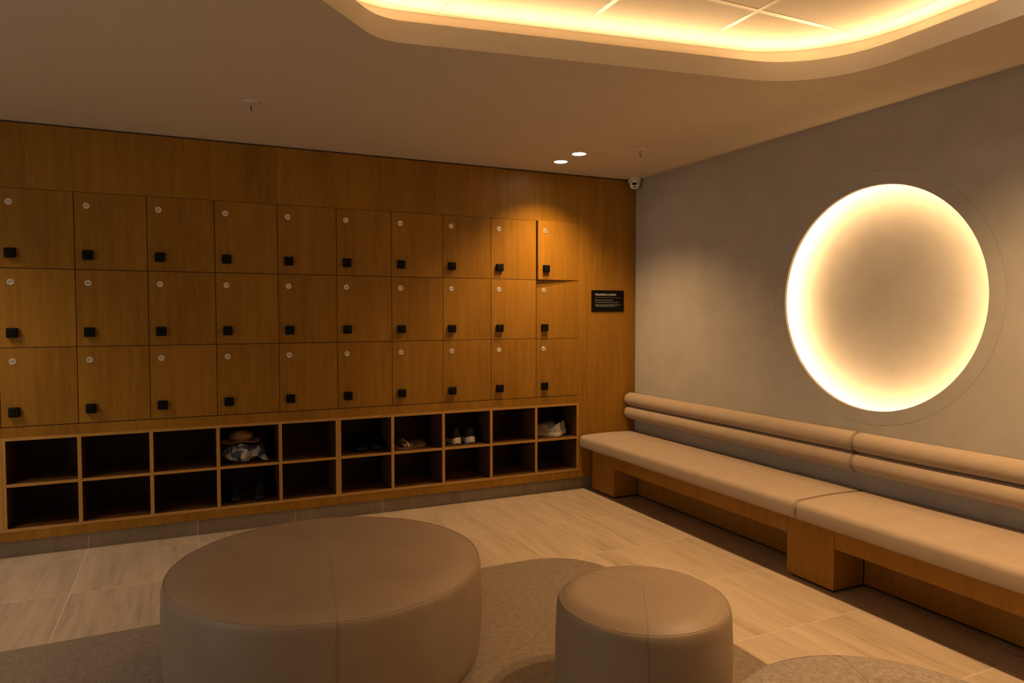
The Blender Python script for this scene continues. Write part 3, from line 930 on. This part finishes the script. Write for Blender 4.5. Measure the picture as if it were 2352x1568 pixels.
shoe_thing(p3, 'black shoe in the dark lower cubby under the bag, right of its pair', (x+0.060, 0.055, z), math.radians(80), 'black shoes in the lower cubby', name='shoe')

# sandals
tanbed = plain('cork_footbed', (0.36, 0.20, 0.10), 0.75)
strapm = plain('brown_strap', (0.13, 0.085, 0.035), 0.55)
goldm = plain('pale_buckle_strap', (0.72, 0.58, 0.38), 0.4)
def sandal_parts(L=0.25):
    out = {}
    S = [0, .02, .06, .12, .2, .3, .4, .5, .6, .7, .8, .88, .94, .98, 1.0]
    b = bmesh.new(); rings = []
    up_ = lambda s: 0.010+0.016*max(0, (0.5-s)/0.5)**1.3 + 0.010*max(0, (s-0.8)/0.2)**2
    for s in S:
        wi, wo = interp(HWI, s)*0.95, interp(HWO, s)*0.95; l = 0.006*max(0, (s-0.75)/0.25)**2
        rings.append([b.verts.new(p) for p in ((L*s, -wi*0.95, l), (L*s, -wi, l+0.006), (L*s, -wi, l+up_(s)), (L*s, 0, l+up_(s)-0.004), (L*s, wo, l+up_(s)), (L*s, wo, l+0.006), (L*s, wo*0.95, l))])
    for A, B in zip(rings, rings[1:]):
        for k in range(7): b.faces.new((A[k], A[(k+1) % 7], B[(k+1) % 7], B[k]))
    b.faces.new(rings[0]); b.faces.new(rings[-1])
    bmesh.ops.recalc_face_normals(b, faces=b.faces[:])
    out['footbed'] = obj('footbed', b, tanbed, smooth=40)
    def strap(nm, s0, s1, h, m, off=0.0):
        b = bmesh.new(); R_ = []
        for i in range(13):
            a = PI*i/12; pts = []
            for s in (s0, s1):
                wi, wo = interp(HWI, s)*0.97, interp(HWO, s)*0.97
                y = (wo-wi)/2 + (wo+wi)/2*math.cos(a)*(1+off)
                pts.append(Vector((L*s+0.012*math.sin(a), y, 0.010+(h+off*0.05)*math.sin(a)**0.7)))
            R_.append([b.verts.new(p) for p in (pts[0], pts[1], pts[1]+Vector((0, 0.002*math.cos(a), 0.003)), pts[0]+Vector((0, 0.002*math.cos(a), 0.003)))])
        for A, B in zip(R_, R_[1:]):
            for k in range(4): b.faces.new((A[k], A[(k+1) % 4], B[(k+1) % 4], B[k]))
        b.faces.new(R_[0]); b.faces.new(R_[-1])
        bmesh.ops.recalc_face_normals(b, faces=b.faces[:])
        out[nm] = obj('strap', b, m, smooth=60)
    strap('a', 0.50, 0.62, 0.036, strapm); strap('b', 0.66, 0.80, 0.032, strapm); strap('c', 0.63, 0.665, 0.040, goldm, 0.05)
    out['c']['label'] = 'pale band with buckle'
    return out
ps = sandal_parts()
x, z = cell(7, 0)
shoe_thing(ps, 'brown strapped sandal lying in front of its pair in the cubby', (-1.757, 0.150, z), math.radians(194), 'brown sandals in the cubby', name='sandal', cat='sandal', first=True)
shoe_thing(ps, 'brown strapped sandal lying behind the front one in the cubby', (-1.745, 0.262, z), math.radians(190), 'brown sandals in the cubby', mirror=True, name='sandal', cat='sandal')

# ------------------------------------------------------------------ bag, hat and printed cloth in the fourth cubby
x, z = cell(4, 0)
def blob(b, c, s, seed, amp, freq, flat=True, nu=40, nv=22):
    v0 = len(b.verts)
    r = bmesh.ops.create_uvsphere(b, u_segments=nu, v_segments=nv, radius=1.0)
    for v in r['verts']:
        d = v.co.normalized()
        n_ = noise.noise(d*freq+Vector((seed, 0, 0)))*amp + abs(noise.noise(d*freq*2.3+Vector((0, seed, 0))))*amp*0.8
        p = d*(1+n_)
        q = Vector((c[0]+p.x*s[0], c[1]+p.y*s[1], c[2]+p.z*s[2]))
        if flat and q.z < 0: q.z = 0.002*math.sin(q.x*40)**2
        v.co = q
    return b
bagm = fabric_mat('black_bag_cloth', (0.007, 0.008, 0.009), (0.014, 0.015, 0.017), 0.75, 200, 0.4, 0.001, 0.3, 20)
t = thing('backpack', 'black cloth bag slumped at the back right of the filled cubby', 'bag', (x+0.088, 0.285, z), 0)
b = blob(bmesh.new(), (0, 0, 0.105), (0.074, 0.082, 0.115), 2.0, 0.10, 2.0); obj('body', b, bagm, t, smooth=70)
b = bmesh.new(); tube(b, [(0.02, -0.080, 0.05), (0.035, -0.105, 0.11), (0.02, -0.095, 0.17), (-0.01, -0.05, 0.205)], 0.007, 6); obj('strap', b, bagm, t, smooth=60)
def print_mat():
    m, nt, b_ = nodes('blue_white_print'); L = nt.links
    v = coord(nt, (1, 1, 1), rand=False)
    n1 = N(nt, 'ShaderNodeTexNoise'); n1.inputs['Scale'].default_value = 17; n1.inputs['Detail'].default_value = 4; n1.inputs['Distortion'].default_value = 0.8
    L.new(v, n1.inputs['Vector'])
    r = ramp(nt, [(0.0, (0.02, 0.035, 0.07)), (0.47, (0.03, 0.05, 0.10)), (0.53, (0.20, 0.20, 0.21)), (0.59, (0.52, 0.47, 0.41)), (0.70, (0.32, 0.29, 0.25))])
    r.color_ramp.interpolation = 'EASE'
    L.new(n1.outputs['Fac'], r.inputs[0]); L.new(r.outputs[0], b_.inputs['Base Color']); b_.inputs['Roughness'].default_value = 0.8
    return m
M_print = print_mat()
t = thing('printed_bag', 'crumpled blue and white printed cloth bag on the cubby shelf', 'bag', (x-0.050, 0.118, z), 0)
b = blob(bmesh.new(), (0, 0, 0.055), (0.105, 0.080, 0.058), 5.0, 0.22, 2.6); obj('body', b, M_print, t, smooth=70)
b = bmesh.new(); rr = []
for i in range(9):
    f = i/8; rr.append([bm_ for bm_ in (b.verts.new((0.045+0.10*f, -0.070+0.02*f+0.010*math.sin(7*f), 0.085+0.035*math.sin(2.6*f)+0.010*math.sin(9*f))),
                                        b.verts.new((0.030+0.12*f, -0.088+0.02*f, 0.060-0.022*f+0.020*math.sin(3*f))),
                                        b.verts.new((0.060+0.11*f, -0.075+0.02*f, 0.035-0.020*f+0.012*math.sin(6*f))))])
for A, B in zip(rr, rr[1:]):
    for k in range(2): b.faces.new((A[k], A[k+1], B[k+1], B[k]))
bmesh.ops.solidify(b, geom=b.faces[:], thickness=0.004)
bmesh.ops.recalc_face_normals(b, faces=b.faces[:])
obj('flap', b, M_print, t, smooth=60)
straw = fabric_mat('woven_straw', (0.17, 0.085, 0.032), (0.33, 0.18, 0.075), 0.8, 120, 0.8, 0.003, 0.2, 40)
t = thing('straw_hat', 'brown woven straw hat squashed on top of the printed bag', 'hat', (x-0.045, 0.14, z+0.124), 0)
b = blob(bmesh.new(), (0, 0, 0.040), (0.075, 0.065, 0.040), 9.0, 0.10, 2.0, flat=False); obj('crown', b, straw, t, smooth=70)
b = bmesh.new(); lathe(b, [(0.070, 0.012), (0.100, 0.004), (0.120, 0.008), (0.121, 0.011), (0.100, 0.008), (0.070, 0.018)], 48, cap0=False, cap1=False)
for v in b.verts: v.co.z += 0.010*math.sin(3*math.atan2(v.co.y, v.co.x))*(v.co.xy.length/0.12); v.co.y *= 0.8
obj('brim', b, straw, t, smooth=60)
